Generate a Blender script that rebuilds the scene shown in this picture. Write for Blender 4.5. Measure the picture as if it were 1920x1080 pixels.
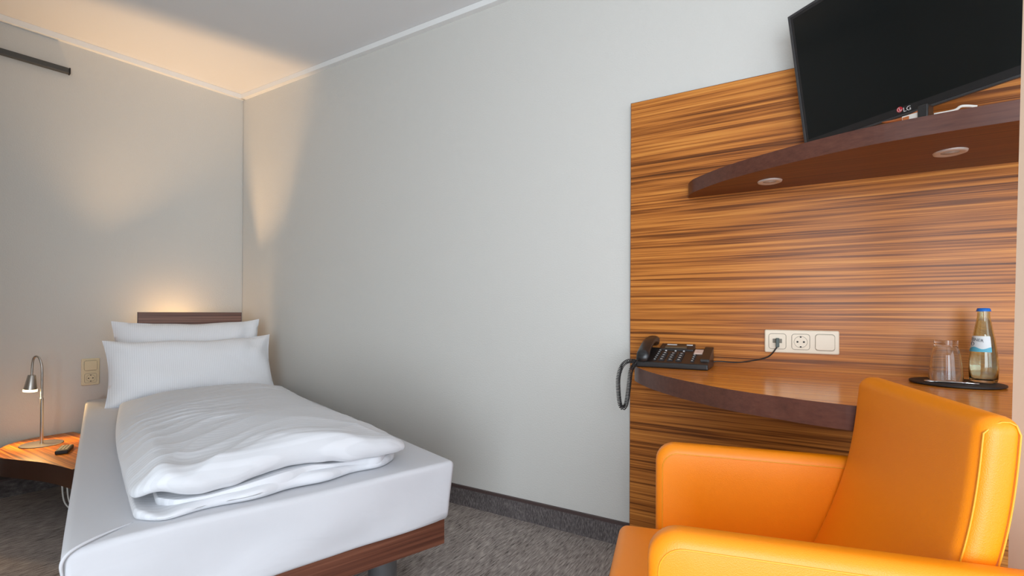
import bpy, bmesh, math, random
from mathutils import Vector, Matrix, noise
random.seed(7)
S = bpy.context.scene
for o in list(bpy.data.objects): bpy.data.objects.remove(o)
COL = S.collection
PI = math.pi
V = Vector

# ------------------------------------------------------------------ camera
F_PX, CY, YAW, PITCH, ROLL = 915.97, 583.72, .5362, .0022, .0041
CAM = V((3.408, -1.9952, .9707))
fw = V((-math.sin(YAW)*math.cos(PITCH), math.cos(YAW)*math.cos(PITCH), math.sin(PITCH)))
rt0 = V((math.cos(YAW), math.sin(YAW), 0)); up0 = rt0.cross(fw)
RT = rt0*math.cos(ROLL) + up0*math.sin(ROLL); UP = up0*math.cos(ROLL) - rt0*math.sin(ROLL)
cd = bpy.data.cameras.new('camera'); cam = bpy.data.objects.new('camera', cd); COL.objects.link(cam)
cd.sensor_width = 36; cd.lens = F_PX/1920*36; cd.shift_y = (CY-540)/1920; cd.clip_start = .02
m = Matrix((RT, UP, -fw)).transposed().to_4x4(); m.translation = CAM; cam.matrix_world = m
S.camera = cam

def ray(x, y): return fw + RT*((x-960)/F_PX) - UP*((y-CY)/F_PX)
def on_plane(x, y, n, k):
    r = ray(x, y); n = V(n); return CAM + r*((k-CAM.dot(n))/r.dot(n))

# ------------------------------------------------------------------ light and exposure
S.view_settings.view_transform = 'Standard'; S.view_settings.look = 'None'
S.view_settings.gamma = 1; S.view_settings.use_curve_mapping = False
S.view_settings.exposure = -1.33
w = bpy.data.worlds.new('world'); S.world = w; w.use_nodes = True
w.node_tree.nodes['Background'].inputs[0].default_value = (.75, .85, 1, 1)
w.node_tree.nodes['Background'].inputs[1].default_value = 1.0
def area(name, loc, aim, sx, sy, power, col):
    l = bpy.data.lights.new(name, 'AREA'); l.shape = 'RECTANGLE'; l.size = sx; l.size_y = sy
    l.energy = power; l.color = col
    o = bpy.data.objects.new(name, l); COL.objects.link(o); o.location = loc
    o.rotation_euler = (V(aim)-V(loc)).to_track_quat('-Z', 'Y').to_euler(); return o
area('daylight_side', (5.46, -2.3, 1.2), (0, -2.3, 1.2), 2.1, 1.5, 75, (.82, .91, 1))
area('daylight_rear', (4.2, -3.86, 1.05), (4.2, 0, 1.05), 1.9, 1.9, 300, (.82, .91, 1))

# ------------------------------------------------------------------ helpers
def empty(name, loc=(0, 0, 0), rz=0):
    o = bpy.data.objects.new(name, None); COL.objects.link(o); o.location = loc; o.rotation_euler = (0, 0, rz)
    o.empty_display_size = .05; return o
def tag(o, label=None, cat=None, group=None, kind=None):
    if label: o['label'] = label
    if cat: o['category'] = cat
    if group: o['group'] = group
    if kind: o['kind'] = kind
    return o
def mesh(name, verts, faces, mat, parent=None, smooth=False, angle=None):
    me = bpy.data.meshes.new(name); me.from_pydata([tuple(v) for v in verts], [], faces); me.update()
    bm = bmesh.new(); bm.from_mesh(me); bmesh.ops.recalc_face_normals(bm, faces=bm.faces); bm.to_mesh(me); bm.free()
    if mat: me.materials.append(mat)
    if smooth: me.shade_smooth()
    if angle: me.set_sharp_from_angle(angle=angle)
    o = bpy.data.objects.new(name, me); COL.objects.link(o)
    if parent: o.parent = parent
    return o
def join(*parts):
    vs, fs = [], []
    for v, f in parts:
        k = len(vs); vs += list(v); fs += [tuple(i+k for i in q) for q in f]
    return vs, fs
def box(x0, x1, y0, y1, z0, z1):
    v = [(x, y, z) for x in (x0, x1) for y in (y0, y1) for z in (z0, z1)]
    return v, [(0, 1, 3, 2), (4, 6, 7, 5), (0, 4, 5, 1), (2, 3, 7, 6), (0, 2, 6, 4), (1, 5, 7, 3)]
def rbox(sx, sy, sz, r, n=(4, 4, 4), nr=3, c=(0, 0, 0), f=None):
    """rounded, subdivided box"""
    dims = (sx, sy, sz); ax = []
    for d, k in zip(dims, n):
        h = d/2 - r
        lo = [-h - r*math.tan(PI/4*(nr-i)/nr) for i in range(nr)]
        mid = [-h + 2*h*i/k for i in range(k+1)]
        ax.append(lo + mid + [-q for q in reversed(lo)])
    idx, vs, fs = {}, [], []
    def vid(i, j, k):
        key = (i, j, k)
        if key not in idx:
            p = V((ax[0][i], ax[1][j], ax[2][k]))
            q = V([max(-(d/2-r), min(d/2-r, a)) for a, d in zip(p, dims)])
            d = p-q
            if d.length > 0: d = d.normalized()*r
            p = q+d+V(c)
            if f: p = f(p)
            idx[key] = len(vs); vs.append(tuple(p))
        return idx[key]
    N = [len(a)-1 for a in ax]
    for i in range(N[0]):
        for j in range(N[1]):
            for k in (0, N[2]): fs.append((vid(i, j, k), vid(i+1, j, k), vid(i+1, j+1, k), vid(i, j+1, k)))
    for i in range(N[0]):
        for k in range(N[2]):
            for j in (0, N[1]): fs.append((vid(i, j, k), vid(i+1, j, k), vid(i+1, j, k+1), vid(i, j, k+1)))
    for j in range(N[1]):
        for k in range(N[2]):
            for i in (0, N[0]): fs.append((vid(i, j, k), vid(i, j+1, k), vid(i, j+1, k+1), vid(i, j, k+1)))
    return vs, fs
def lathe(prof, n=32, c=(0, 0, 0), cap=True):
    vs, fs = [], []
    for r, z in prof:
        for i in range(n):
            a = 2*PI*i/n; vs.append((c[0]+r*math.cos(a), c[1]+r*math.sin(a), c[2]+z))
    m_ = len(prof)
    for j in range(m_-1):
        for i in range(n): fs.append((j*n+i, j*n+(i+1) % n, (j+1)*n+(i+1) % n, (j+1)*n+i))
    if cap: fs.append(tuple(range(n))); fs.append(tuple((m_-1)*n+i for i in range(n)))
    return vs, fs
def tube(path, r, n=8, closed=False, cap=True):
    P = [V(p) for p in path]; L = len(P); vs, fs = [], []
    rr = r if isinstance(r, (list, tuple)) else [r]*L
    up = None
    for i in range(L):
        t = (P[(i+1) % L]-P[i-1]) if closed else (P[min(i+1, L-1)]-P[max(i-1, 0)])
        t = t.normalized()
        if up is None:
            up = V((0, 0, 1)) if abs(t.z) < .9 else V((1, 0, 0))
        up = (up - t*up.dot(t)).normalized(); sd = t.cross(up)
        for k in range(n):
            a = 2*PI*k/n; vs.append(tuple(P[i]+up*(rr[i]*math.cos(a))+sd*(rr[i]*math.sin(a))))
    for i in range(L if closed else L-1):
        for k in range(n):
            j = (i+1) % L; fs.append((i*n+k, i*n+(k+1) % n, j*n+(k+1) % n, j*n+k))
    if cap and not closed: fs.append(tuple(range(n))); fs.append(tuple((L-1)*n+k for k in range(n)))
    return vs, fs
def spline(pts, k=10, closed=False):
    P = [V((*p, 0)) if len(p) == 2 else V(p) for p in pts]; L = len(P); out = []
    for i in range(L if closed else L-1):
        g = (lambda q: P[q % L]) if closed else (lambda q: P[max(0, min(L-1, q))])
        a, b, c, d = g(i-1), g(i), g(i+1), g(i+2)
        for j in range(k):
            t = j/k
            out.append(.5*((2*b)+(c-a)*t+(2*a-5*b+4*c-d)*t*t+(3*b-a-3*c+d)*t**3))
    if not closed: out.append(P[-1])
    return out
def prism(outline, z0, z1):
    n = len(outline)
    vs = [(p[0], p[1], z0) for p in outline]+[(p[0], p[1], z1) for p in outline]
    return vs, [tuple(range(n)), tuple(range(n, 2*n))]+[(i, (i+1) % n, n+(i+1) % n, n+i) for i in range(n)]
def rrect(w_, h_, r, k=5):
    out = []
    for cx, cy, a0 in ((w_/2-r, h_/2-r, 0), (-w_/2+r, h_/2-r, 90), (-w_/2+r, -h_/2+r, 180), (w_/2-r, -h_/2+r, 270)):
        for i in range(k+1):
            a = math.radians(a0+90*i/k); out.append((cx+r*math.cos(a), cy+r*math.sin(a)))
    return out
def bevel(o, wd, seg=2, ang=.6):
    md = o.modifiers.new('bevel', 'BEVEL'); md.width = wd; md.segments = seg; md.limit_method = 'ANGLE'; md.angle_limit = ang
    return o
def xform(part, M): return [tuple(M @ V(v)) for v in part[0]], part[1]

# ------------------------------------------------------------------ materials
def hexc(r, g, b):
    f = lambda c: (c/255/12.92) if c/255 <= .04045 else ((c/255+.055)/1.055)**2.4
    return (f(r), f(g), f(b), 1)
def mat(name, col, rough=.5, metal=0., **kw):
    m_ = bpy.data.materials.new(name); m_.use_nodes = True
    p = m_.node_tree.nodes['Principled BSDF']
    p.inputs['Base Color'].default_value = col; p.inputs['Roughness'].default_value = rough; p.inputs['Metallic'].default_value = metal
    for k, v in kw.items(): p.inputs[k].default_value = v
    return m_
def nd(m_, t, **kw):
    n_ = m_.node_tree.nodes.new(t)
    for k, v in kw.items(): setattr(n_, k, v)
    return n_
def lk(m_, a, b): m_.node_tree.links.new(a, b)
def coords(m_, scale=(1, 1, 1), rot=(0, 0, 0)):
    tc = nd(m_, 'ShaderNodeTexCoord'); mp = nd(m_, 'ShaderNodeMapping')
    mp.inputs['Scale'].default_value = scale; mp.inputs['Rotation'].default_value = rot
    lk(m_, tc.outputs['Object'], mp.inputs['Vector']); return mp.outputs['Vector']
def noise_(m_, vec, scale, detail=2, rough=.5, dist=0.):
    n_ = nd(m_, 'ShaderNodeTexNoise'); n_.inputs['Scale'].default_value = scale; n_.inputs['Detail'].default_value = detail
    n_.inputs['Roughness'].default_value = rough; n_.inputs['Distortion'].default_value = dist
    if vec: lk(m_, vec, n_.inputs['Vector'])
    return n_.outputs['Fac']
def ramp(m_, fac, stops):
    r_ = nd(m_, 'ShaderNodeValToRGB'); e = r_.color_ramp.elements
    while len(e) < len(stops): e.new(.5)
    for q, (p, c) in zip(e, stops): q.position = p; q.color = c
    lk(m_, fac, r_.inputs['Fac']); return r_.outputs['Color']
def math_(m_, op, a, b):
    n_ = nd(m_, 'ShaderNodeMath', operation=op)
    for i, x in enumerate((a, b)):
        if isinstance(x, (int, float)): n_.inputs[i].default_value = x
        else: lk(m_, x, n_.inputs[i])
    return n_.outputs[0]
def bump(m_, h, strength, dist=.001):
    b_ = nd(m_, 'ShaderNodeBump'); b_.inputs['Strength'].default_value = strength; b_.inputs['Distance'].default_value = dist
    lk(m_, h, b_.inputs['Height']); lk(m_, b_.outputs['Normal'], m_.node_tree.nodes['Principled BSDF'].inputs['Normal'])
def setcol(m_, c): lk(m_, c, m_.node_tree.nodes['Principled BSDF'].inputs['Base Color'])

def zebrano(name, along, stops, rough=.3, rotz=0, k=1.0, spec=.35):
    """striped veneer, grain along local x, y"""
    m_ = mat(name, (1, 1, 1, 1), rough)
    g = 1.1
    sc = {'x': (g, 95*k, 95*k), 'y': (95*k, g, 95*k)}[along]
    sc2 = {'x': (.8, 22*k, 22*k), 'y': (22*k, .8, 22*k)}[along]
    sc3 = {'x': (3, 300*k, 300*k), 'y': (300*k, 3, 300*k)}[along]
    a = noise_(m_, coords(m_, sc, (0, 0, rotz)), 1, 3, .62, .12)
    b = noise_(m_, coords(m_, sc2, (0, 0, rotz)), 1, 2, .5, .2)
    c = noise_(m_, coords(m_, sc3, (0, 0, rotz)), 1, 2, .5)
    f = math_(m_, 'ADD', math_(m_, 'MULTIPLY', a, .72), math_(m_, 'MULTIPLY', b, .28))
    f = math_(m_, 'ADD', math_(m_, 'MULTIPLY', f, .78), math_(m_, 'MULTIPLY', c, .22))
    setcol(m_, ramp(m_, f, stops)); bump(m_, c, .08, .0005); m_.node_tree.nodes['Principled BSDF'].inputs['Specular IOR Level'].default_value = spec
    return m_
ZB = [(.36, hexc(92, 50, 18)), (.43, hexc(126, 70, 26)), (.48, hexc(166, 98, 40)), (.54, hexc(194, 120, 52)), (.61, hexc(214, 142, 66)), (.68, hexc(224, 156, 80))]
M = {}
M['zebrano'] = zebrano('zebrano_panel', 'x', ZB, .30, spec=.24)
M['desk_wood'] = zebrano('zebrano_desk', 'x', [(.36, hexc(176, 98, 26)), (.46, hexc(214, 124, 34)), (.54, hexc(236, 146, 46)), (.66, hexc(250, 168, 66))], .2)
M['night_wood'] = zebrano('zebrano_bedside', 'x', [(p, (min(1,c[0]*1.1), c[1]*1.0, c[2]*.4, 1)) for p, c in ZB], .35, .13)
M['bed_wood'] = zebrano('bed_wood', 'x', [(.36, hexc(74, 42, 32)), (.5, hexc(104, 62, 46)), (.64, hexc(128, 82, 62))], .4)
M['head_wood'] = zebrano('headboard_wood', 'x', [(.36, hexc(78, 52, 44)), (.5, hexc(122, 86, 72)), (.64, hexc(158, 118, 100))], .4)
M['edge'] = zebrano('edge_band', 'x', [(.3, hexc(76, 44, 34)), (.5, hexc(92, 54, 42)), (.7, hexc(104, 64, 50))], .38)
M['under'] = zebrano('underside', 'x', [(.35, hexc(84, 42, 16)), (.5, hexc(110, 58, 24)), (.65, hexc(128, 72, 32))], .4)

M['wall'] = mat('wall_paint', hexc(213, 211, 205), .75)
n1 = noise_(M['wall'], coords(M['wall']), 160, 3, .6)
bump(M['wall'], n1, .35, .004)
M['ceiling'] = mat('ceiling_paint', hexc(232, 231, 230), .85)
bump(M['ceiling'], noise_(M['ceiling'], coords(M['ceiling']), 120, 2), .1, .002)
M['white_trim'] = mat('white_trim', hexc(240, 240, 238), .6)
bump(M['white_trim'], noise_(M['white_trim'], coords(M['white_trim']), 90, 2), .05, .001)

BETA = 1.7036                                     # interior angle between the two walls
bdir = V((math.cos(BETA), -math.sin(BETA), 0)); ndir = V((math.sin(BETA), math.cos(BETA), 0))
if ndir.x < 0: ndir = -ndir
def carpet(name, stops, rotz):
    c_ = mat(name, (1, 1, 1, 1), .95)
    fine = noise_(c_, coords(c_), 420, 3, .7)
    st = noise_(c_, coords(c_, (170, 20, 60), (0, 0, rotz)), 1, 3, .6)
    big = noise_(c_, coords(c_, (9, 5, 5), (0, 0, rotz)), 1, 2)
    f = math_(c_, 'ADD', math_(c_, 'MULTIPLY', st, .58), math_(c_, 'MULTIPLY', fine, .32))
    f = math_(c_, 'ADD', f, math_(c_, 'MULTIPLY', big, .1))
    setcol(c_, ramp(c_, f, stops)); bump(c_, f, .9, .006)
    return c_
M['carpet'] = carpet('carpet', [(.37, hexc(58, 51, 48)), (.43, hexc(138, 128, 122)), (.54, hexc(176, 165, 158)), (.64, hexc(214, 206, 198))], .13)
M['carpet_strip'] = carpet('carpet_strip', [(.34, hexc(62, 56, 55)), (.5, hexc(98, 91, 90)), (.66, hexc(140, 131, 129))], PI/2)
M['trim_dark'] = mat('dark_trim', hexc(78, 62, 60), .5)

def linen(name, col, stripe_axis, period, st=.25, rough=.85):
    m_ = mat(name, col, rough); p = m_.node_tree.nodes['Principled BSDF']
    p.inputs['Sheen Weight'].default_value = .15
    wv = nd(m_, 'ShaderNodeTexWave'); wv.bands_direction = stripe_axis; wv.wave_profile = 'SIN'
    wv.inputs['Scale'].default_value = 1/period*.314; wv.inputs['Distortion'].default_value = .4; wv.inputs['Detail'].default_value = 1
    lk(m_, coords(m_), wv.inputs['Vector'])
    sat = ramp(m_, wv.outputs['Fac'], [(.35, (col[0]*.93, col[1]*.93, col[2]*.93, 1)), (.65, col)])
    setcol(m_, sat)
    h = math_(m_, 'ADD', math_(m_, 'MULTIPLY', wv.outputs['Fac'], st), math_(m_, 'MULTIPLY', noise_(m_, coords(m_), 14, 3), .4))
    bump(m_, h, .35, .004)
    return m_
WHITE = (.72, .73, .76, 1)
M['duvet'] = linen('duvet_linen', WHITE, 'Y', .02)
M['pillow'] = linen('pillow_linen', (.88, .88, .90, 1), 'X', .009, .18)
M['sheet'] = mat('fitted_sheet', (.64, .645, .675, 1), .8)
bump(M['sheet'], noise_(M['sheet'], coords(M['sheet'], (5, 2, 9)), 1, 3, .5, .6), .25, .02)
def leather(name, col):
    l_ = mat(name, col, .40); p = l_.node_tree.nodes['Principled BSDF']; p.inputs['Specular IOR Level'].default_value = .48
    vo = nd(l_, 'ShaderNodeTexVoronoi'); vo.inputs['Scale'].default_value = 700; lk(l_, coords(l_), vo.inputs['Vector'])
    bump(l_, math_(l_, 'ADD', vo.outputs['Distance'], math_(l_, 'MULTIPLY', noise_(l_, coords(l_), 9, 2), 1.2)), .12, .002)
    return l_
M['leather'] = leather('orange_leather', (1.0, .285, .002, 1))
M['seam'] = mat('seam_piping', (.90, .38, .02, 1), .35)
M['chrome'] = mat('chrome', (.75, .75, .76, 1), .15, 1)
M['steel'] = mat('brushed_steel', (.52, .49, .45, 1), .32, 1)
bump(M['steel'], noise_(M['steel'], coords(M['steel'], (300, 300, 6)), 1, 2), .05, .0005)
M['leg_metal'] = mat('grey_leg', (.20, .21, .22, 1), .35, .8)
M['ivory'] = mat('ivory_plastic', hexc(236, 222, 198), .35)
M['ivory_old'] = mat('cream_plastic', hexc(226, 214, 180), .35)
M['dark_gap'] = mat('dark_gap', (.02, .018, .015, 1), .6)
M['groove'] = mat('groove_shadow_gap', (.25, .22, .17, 1), .6)
M['black'] = mat('black_plastic', (.018, .017, .017, 1), .32)
M['black_matte'] = mat('black_matte', (.014, .013, .014, 1), .6)
M['screen'] = mat('dark_screen', (.009, .011, .011, 1), .10, 0, **{'Specular IOR Level': .3})
M['bezel'] = mat('bezel_gloss', (.02, .02, .021, 1), .25)
M['bezel_edge'] = mat('bezel_edge', (.05, .05, .052, 1), .35)
M['red'] = mat('red_print', hexc(190, 30, 45), .5)
M['print_white'] = mat('white_print', (.75, .75, .75, 1), .5)
M['lcd'] = mat('lcd_grey', hexc(92, 76, 56), .3)
M['paper'] = mat('paper_strip', hexc(225, 196, 180), .7)
M['rail'] = mat('dark_rail', (.06, .062, .06, 1), .45)
M['cream_post'] = mat('cream_post', hexc(176, 148, 124), .6)
M['cable_white'] = mat('white_cable', hexc(226, 222, 214), .5)
M['slate'] = mat('slate_tray', (.018, .017, .018, 1), .55)
bump(M['slate'], noise_(M['slate'], coords(M['slate']), 300, 2), .2, .001)
M['amber'] = mat('amber_lens', hexc(190, 110, 60), .2)
M['cap'] = mat('blue_cap', hexc(20, 110, 205), .35)
M['label_white'] = mat('paper_label', hexc(225, 230, 232), .6)
M['label_blue'] = mat('label_blue', hexc(95, 180, 205), .6)
M['label_navy'] = mat('label_navy', hexc(40, 60, 80), .6)
def glass(name, col, rough=0.0):
    g_ = mat(name, col, rough); p = g_.node_tree.nodes['Principled BSDF']
    p.inputs['Transmission Weight'].default_value = 1; p.inputs['IOR'].default_value = 1.45; return g_
M['glass'] = glass('clear_glass', (.97, .98, .97, 1))
M['bottle_glass'] = glass('pale_green_glass', (.84, .95, .86, 1))
def pane(name):
    g_ = bpy.data.materials.new(name); g_.use_nodes = True; nt = g_.node_tree; nt.nodes.clear()
    o_ = nt.nodes.new('ShaderNodeOutputMaterial'); mx = nt.nodes.new('ShaderNodeMixShader'); t = nt.nodes.new('ShaderNodeBsdfTransparent'); gl = nt.nodes.new('ShaderNodeBsdfGlossy')
    gl.inputs['Roughness'].default_value = .02; mx.inputs[0].default_value = .06
    nt.links.new(t.outputs[0], mx.inputs[1]); nt.links.new(gl.outputs[0], mx.inputs[2]); nt.links.new(mx.outputs[0], o_.inputs[0]); return g_
M['pane'] = pane('window_pane')
def emit(name, col, st):
    e_ = mat(name, col, .5); p = e_.node_tree.nodes['Principled BSDF']
    p.inputs['Emission Color'].default_value = col; p.inputs['Emission Strength'].default_value = st; return e_
M['bulb'] = emit('lamp_glow', (1, .78, .42, 1), 9)
M['tube_glow'] = emit('warm_tube', (1, .62, .28, 1), 140)

# ------------------------------------------------------------------ room shell
CEIL = 2.491
XR, YF = 5.3, -3.7
def struct(name, part, mt, parent=None, smooth=False):
    o = mesh(name, part[0], part[1], mt, parent, smooth)
    if not parent: o['kind'] = 'structure'
    return o
struct('floor', box(-1.0, XR+.2, YF-.2, .2, -.1, 0), M['carpet'])
struct('ceiling', box(-1.0, XR+.2, YF-.2, .2, CEIL, CEIL+.1), M['ceiling'])
struct('wall_right', box(-.4, XR+.2, 0, .2, 0, CEIL), M['wall'])
def along_back(b0, b1, n0, n1, z0, z1):
    pts = [bdir*b0+ndir*n0, bdir*b1+ndir*n0, bdir*b1+ndir*n1, bdir*b0+ndir*n1]
    return prism([(p.x, p.y) for p in pts], z0, z1)
struct('wall_back', along_back(-.1, 3.74, -.2, 0, 0, CEIL), M['wall'])
# wall behind the camera, with a window; wall to the right of the camera, with a wider window
def holed(axis, a0, a1, h0, h1, z0, z1, c0, c1):
    q = [(a0, h0, 0, CEIL), (h1, a1, 0, CEIL), (h0, h1, 0, z0), (h0, h1, z1, CEIL)]
    return join(*[box(p[0], p[1], c0, c1, p[2], p[3]) if axis == 'x' else box(c0, c1, p[0], p[1], p[2], p[3]) for p in q])
W1 = (3.2, 5.2, .06, 2.2); W2 = (-3.40, -1.2, .35, 1.95)
struct('wall_front', holed('x', 1.57, XR+.2, W1[0], W1[1], W1[2], W1[3], YF-.2, YF), M['wall'])
struct('wall_side', holed('y', YF-.2, .2, W2[0], W2[1], W2[2], W2[3], XR, XR+.2), M['wall'])
def window(name, axis, h0, h1, z0, z1, c):
    def B(a0, a1, za, zb, d0, d1): return box(a0, a1, c+d0, c+d1, za, zb) if axis == 'x' else box(c+d0, c+d1, a0, a1, za, zb)
    f_ = struct(name, join(B(h0, h0+.05, z0, z1, -.06, .01), B(h1-.05, h1, z0, z1, -.06, .01), B(h0+.05, h1-.05, z0, z0+.05, -.06, .01), B(h0+.05, h1-.05, z1-.05, z1, -.06, .01)), M['white_trim'])
    mesh('pane', *B(h0+.05, h1-.05, z0+.05, z1-.05, -.03, -.024), M['pane'], f_)
window('window_1', 'x', *W1, YF-.09); window('window_2', 'y', *W2, XR+.09)
struct('light_block_wall', join(box(-.7, 1.72, -2.30, -2.15, 0, CEIL), box(1.57, 1.72, YF, -2.30, 0, CEIL)), M['wall'])  # unseen wall, added and cut short to shade the bed's left side

# baseboards of carpet with a dark plastic lip
bb = struct('baseboard_right', box(.10, 2.799, -.010, 0, 0, .086), M['carpet_strip'])
mesh('top_lip', *box(.10, 2.799, -.013, 0, .086, .0985), M['trim_dark'], bb)
bb = struct('baseboard_back', along_back(.02, 3.6, 0, .010, 0, .086), M['carpet_strip'])
mesh('top_lip', *along_back(.02, 3.6, 0, .013, .086, .0985), M['trim_dark'], bb)
struct('trim_1', box(.02, XR, -.030, 0, CEIL-.030, CEIL-.001), M['white_trim'])
struct('trim_2', along_back(.0, 2.2, 0, .030, CEIL-.030, CEIL-.001), M['white_trim'])
sl = struct('trim_3', join(tube([bdir*.004+ndir*.002+V((0, 0, .1)), bdir*.004+ndir*.002+V((0, 0, CEIL-.03))], .0035, 6)), M['wall'])

# dark rail high on the back wall
r_ = empty('wall_rail', bdir*1.5+V((0, 0, 2.28)))
def lb(b, n, z): return bdir*(b-1.5)+ndir*n+V((0, 0, z-2.28))
def alb(b0, b1, n0, n1, z0, z1):
    p = [lb(b0, n0, 0), lb(b1, n0, 0), lb(b1, n1, 0), lb(b0, n1, 0)]
    return prism([(q.x, q.y) for q in p], z0-2.28, z1-2.28)
bevel(mesh('rail_profile', *alb(.928, 2.6, .0, .03, 2.288, 2.318), M['rail'], r_), .004)
mesh('end_cap', *alb(.923, .928, .0, .031, 2.287, 2.319), M['black_matte'], r_)
tag(r_, 'dark grey metal rail mounted high on the wall left of the bed', 'rail')

# ------------------------------------------------------------------ wood wall panel, desk, shelf
PF = -.022
t = empty('wall_panel', (2.80, 0, 0))
PL = 2.80
mesh('veneer', *box(0.0015, 2.1, PF, -.001, 0.0, 1.83), M['zebrano'], t)
mesh('edge_strip', *join(box(0, .0015, PF, -.001, 0, 1.8315), box(.0015, 2.1, PF, -.001, 1.83, 1.8315)), M['edge'], t)
tag(t, 'large striped zebrawood veneer panel on the wall behind the desk', 'wall panel')

def board(name, outline, z0, z1, loc, top, under, edge, label, cat):
    r = empty(name, loc)
    o2 = [(p[0]-loc[0], p[1]-loc[1]) for p in outline]
    n = len(o2); th = z1-z0
    body = mesh('board', *prism(o2, z0-loc[2], z1-loc[2]), top, r); body.data.materials.append(under); body.data.materials.append(edge)
    for p in body.data.polygons:
        if p.normal.z < -.5: p.material_index = 1
        elif abs(p.normal.z) < .5: p.material_index = 2
    return tag(r, label, cat)
DZ = .772
front = spline([(2.838, PF), (2.846, -.09), (2.862, -.165), (2.893, -.231), (2.968, -.345), (3.068, -.458), (3.187, -.565), (3.280, -.628), (3.361, -.662), (3.412, -.684), (3.490, -.705), (3.60, -.722), (3.739, -.752), (4.0, -.765), (4.35, -.765)], 6)
desk_out = [(p.x, p.y) for p in front]+[(4.35, PF)]
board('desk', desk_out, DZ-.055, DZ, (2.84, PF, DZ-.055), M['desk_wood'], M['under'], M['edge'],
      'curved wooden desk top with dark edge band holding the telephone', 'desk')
SZ0, SZ1 = 1.415, 1.463
sfront = spline([(3.030, PF), (3.032, -.045), (3.048, -.088), (3.080, -.132), (3.186, -.228), (3.317, -.308), (3.451, -.372), (3.568, -.412), (3.698, -.432), (3.791, -.440), (3.95, -.446), (4.35, -.446)], 6)
shelf_out = [(p.x, p.y) for p in sfront]+[(4.35, PF)]
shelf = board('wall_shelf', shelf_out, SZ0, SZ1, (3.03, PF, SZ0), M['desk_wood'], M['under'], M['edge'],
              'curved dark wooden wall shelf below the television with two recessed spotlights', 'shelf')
for x, y in ((3.313, -.145), (3.755, -.235), (4.2, -.25)):
    lp = V((x-3.03, y-PF, 0))
    d_ = mesh('spotlight_ring', *lathe([(.020, -.001), (.030, -.006), (.036, -.004), (.0375, 0)], 32, lp, False), mat('satin_aluminium', (.72, .70, .68, 1), .38, .6), shelf, True)
    mesh('spotlight_lens', *lathe([(.0001, -.0045), (.020, -.0025), (.020, 0)], 24, lp, False), mat('frosted_lens', (.5, .46, .42, 1), .25), d_, True)

# tall cream upright at the right edge of the view
yp = -.90
pb_ = on_plane(1889, 1080, (0, 1, 0), yp); pt_ = on_plane(1914, 100, (0, 1, 0), yp)
k_ = (pt_.x-pb_.x)/(pt_.z-pb_.z)
x0 = pb_.x-k_*pb_.z
def shear(p): return [(v[0]+k_*v[2], v[1], v[2]) for v in p[0]], p[1]
up_ = empty('upright_post', (x0, yp, 0), -.275)
o = mesh('post_board', *shear(box(0, .085, 0, .05, 0, CEIL)), M['cream_post'], up_)
tag(up_, 'tall cream upright post at the right edge beside the desk', 'post')

# ------------------------------------------------------------------ wall sockets
def socket_insert(parent, cx, cz, y, mt):
    """round earthed socket facing -y"""
    sq = mesh('power_socket', *[(a, b) for a, b in [prism(rrect(.052, .052, .008), 0, .003)]][0], mt, parent)
    sq.data.transform(Matrix.Translation((cx, y, cz)) @ Matrix.Rotation(PI/2, 4, 'X'))
    ring = mesh('socket_well', *lathe([(.0205, .0), (.0195, .0015), (.0185, -.004), (.0001, -.0042)], 32, (0, 0, 0), False), mt, sq, True)
    ring.data.transform(Matrix.Translation((cx, y-.0031, cz)) @ Matrix.Rotation(PI/2, 4, 'X'))
    rim = mesh('well_rim', *tube([(cx+.0197*math.cos(a*PI/16), y-.0033, cz+.0197*math.sin(a*PI/16)) for a in range(32)], .0007, 6, True), M['groove'], sq, True)
    for sx in (-1, 1):
        h = mesh('pin_hole', *lathe([(.0032, 0), (.0001, .0001)], 16, (0, 0, 0), False), M['dark_gap'], sq)
        h.data.transform(Matrix.Translation((cx+sx*.0095, y-.0040, cz)) @ Matrix.Rotation(PI/2, 4, 'X'))
        mesh('earth_clip', *box(cx-.0025, cx+.0025, y-.0046, y-.0031, cz+sx*.017-.0022, cz+sx*.017+.0022), M['dark_gap'], sq)
    return sq
def flat_plate(w_, h_, r, y0, y1, cx, cz):
    p = prism(rrect(w_, h_, r), 0, y1-y0)
    return xform(p, Matrix.Translation((cx, y1, cz)) @ Matrix.Rotation(PI/2, 4, 'X'))
def groove(parent, cx, cz, y, s):
    o = rrect(s, s, .009, 4)
    return mesh('insert_gap', *tube([(cx+a, y, cz+b) for a, b in o], .0008, 5, True), M['groove'], parent)

t = empty('wall_socket_strip', (3.4034, PF, .8726))
bevel(mesh('cover_frame', *flat_plate(.223, .081, .006, -.009, 0, 0, 0), M['ivory'], t), .0045, 3)
j = mesh('telephone_jack', *flat_plate(.052, .052, .008, -.0115, -.006, -.071, 0), M['ivory'], t); groove(t, -.071, 0, -.0092, .0535)
for sx in (-1, 1): mesh('jack_port', *join(box(-.071+sx*.0085-.006, -.071+sx*.0085+.006, -.0121, -.0116, -.006, .009)), M['groove'], j)
socket_insert(t, 0, 0, -.0085, M['ivory']); groove(t, 0, 0, -.0092, .0535)
bevel(mesh('blank_cover', *flat_plate(.055, .052, .008, -.0125, -.006, .071, 0), M['ivory'], t), .001); groove(t, .071, 0, -.0093, .0555)
tag(t, 'ivory triple wall plate with phone jack and power socket above the desk', 'wall socket')

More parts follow.
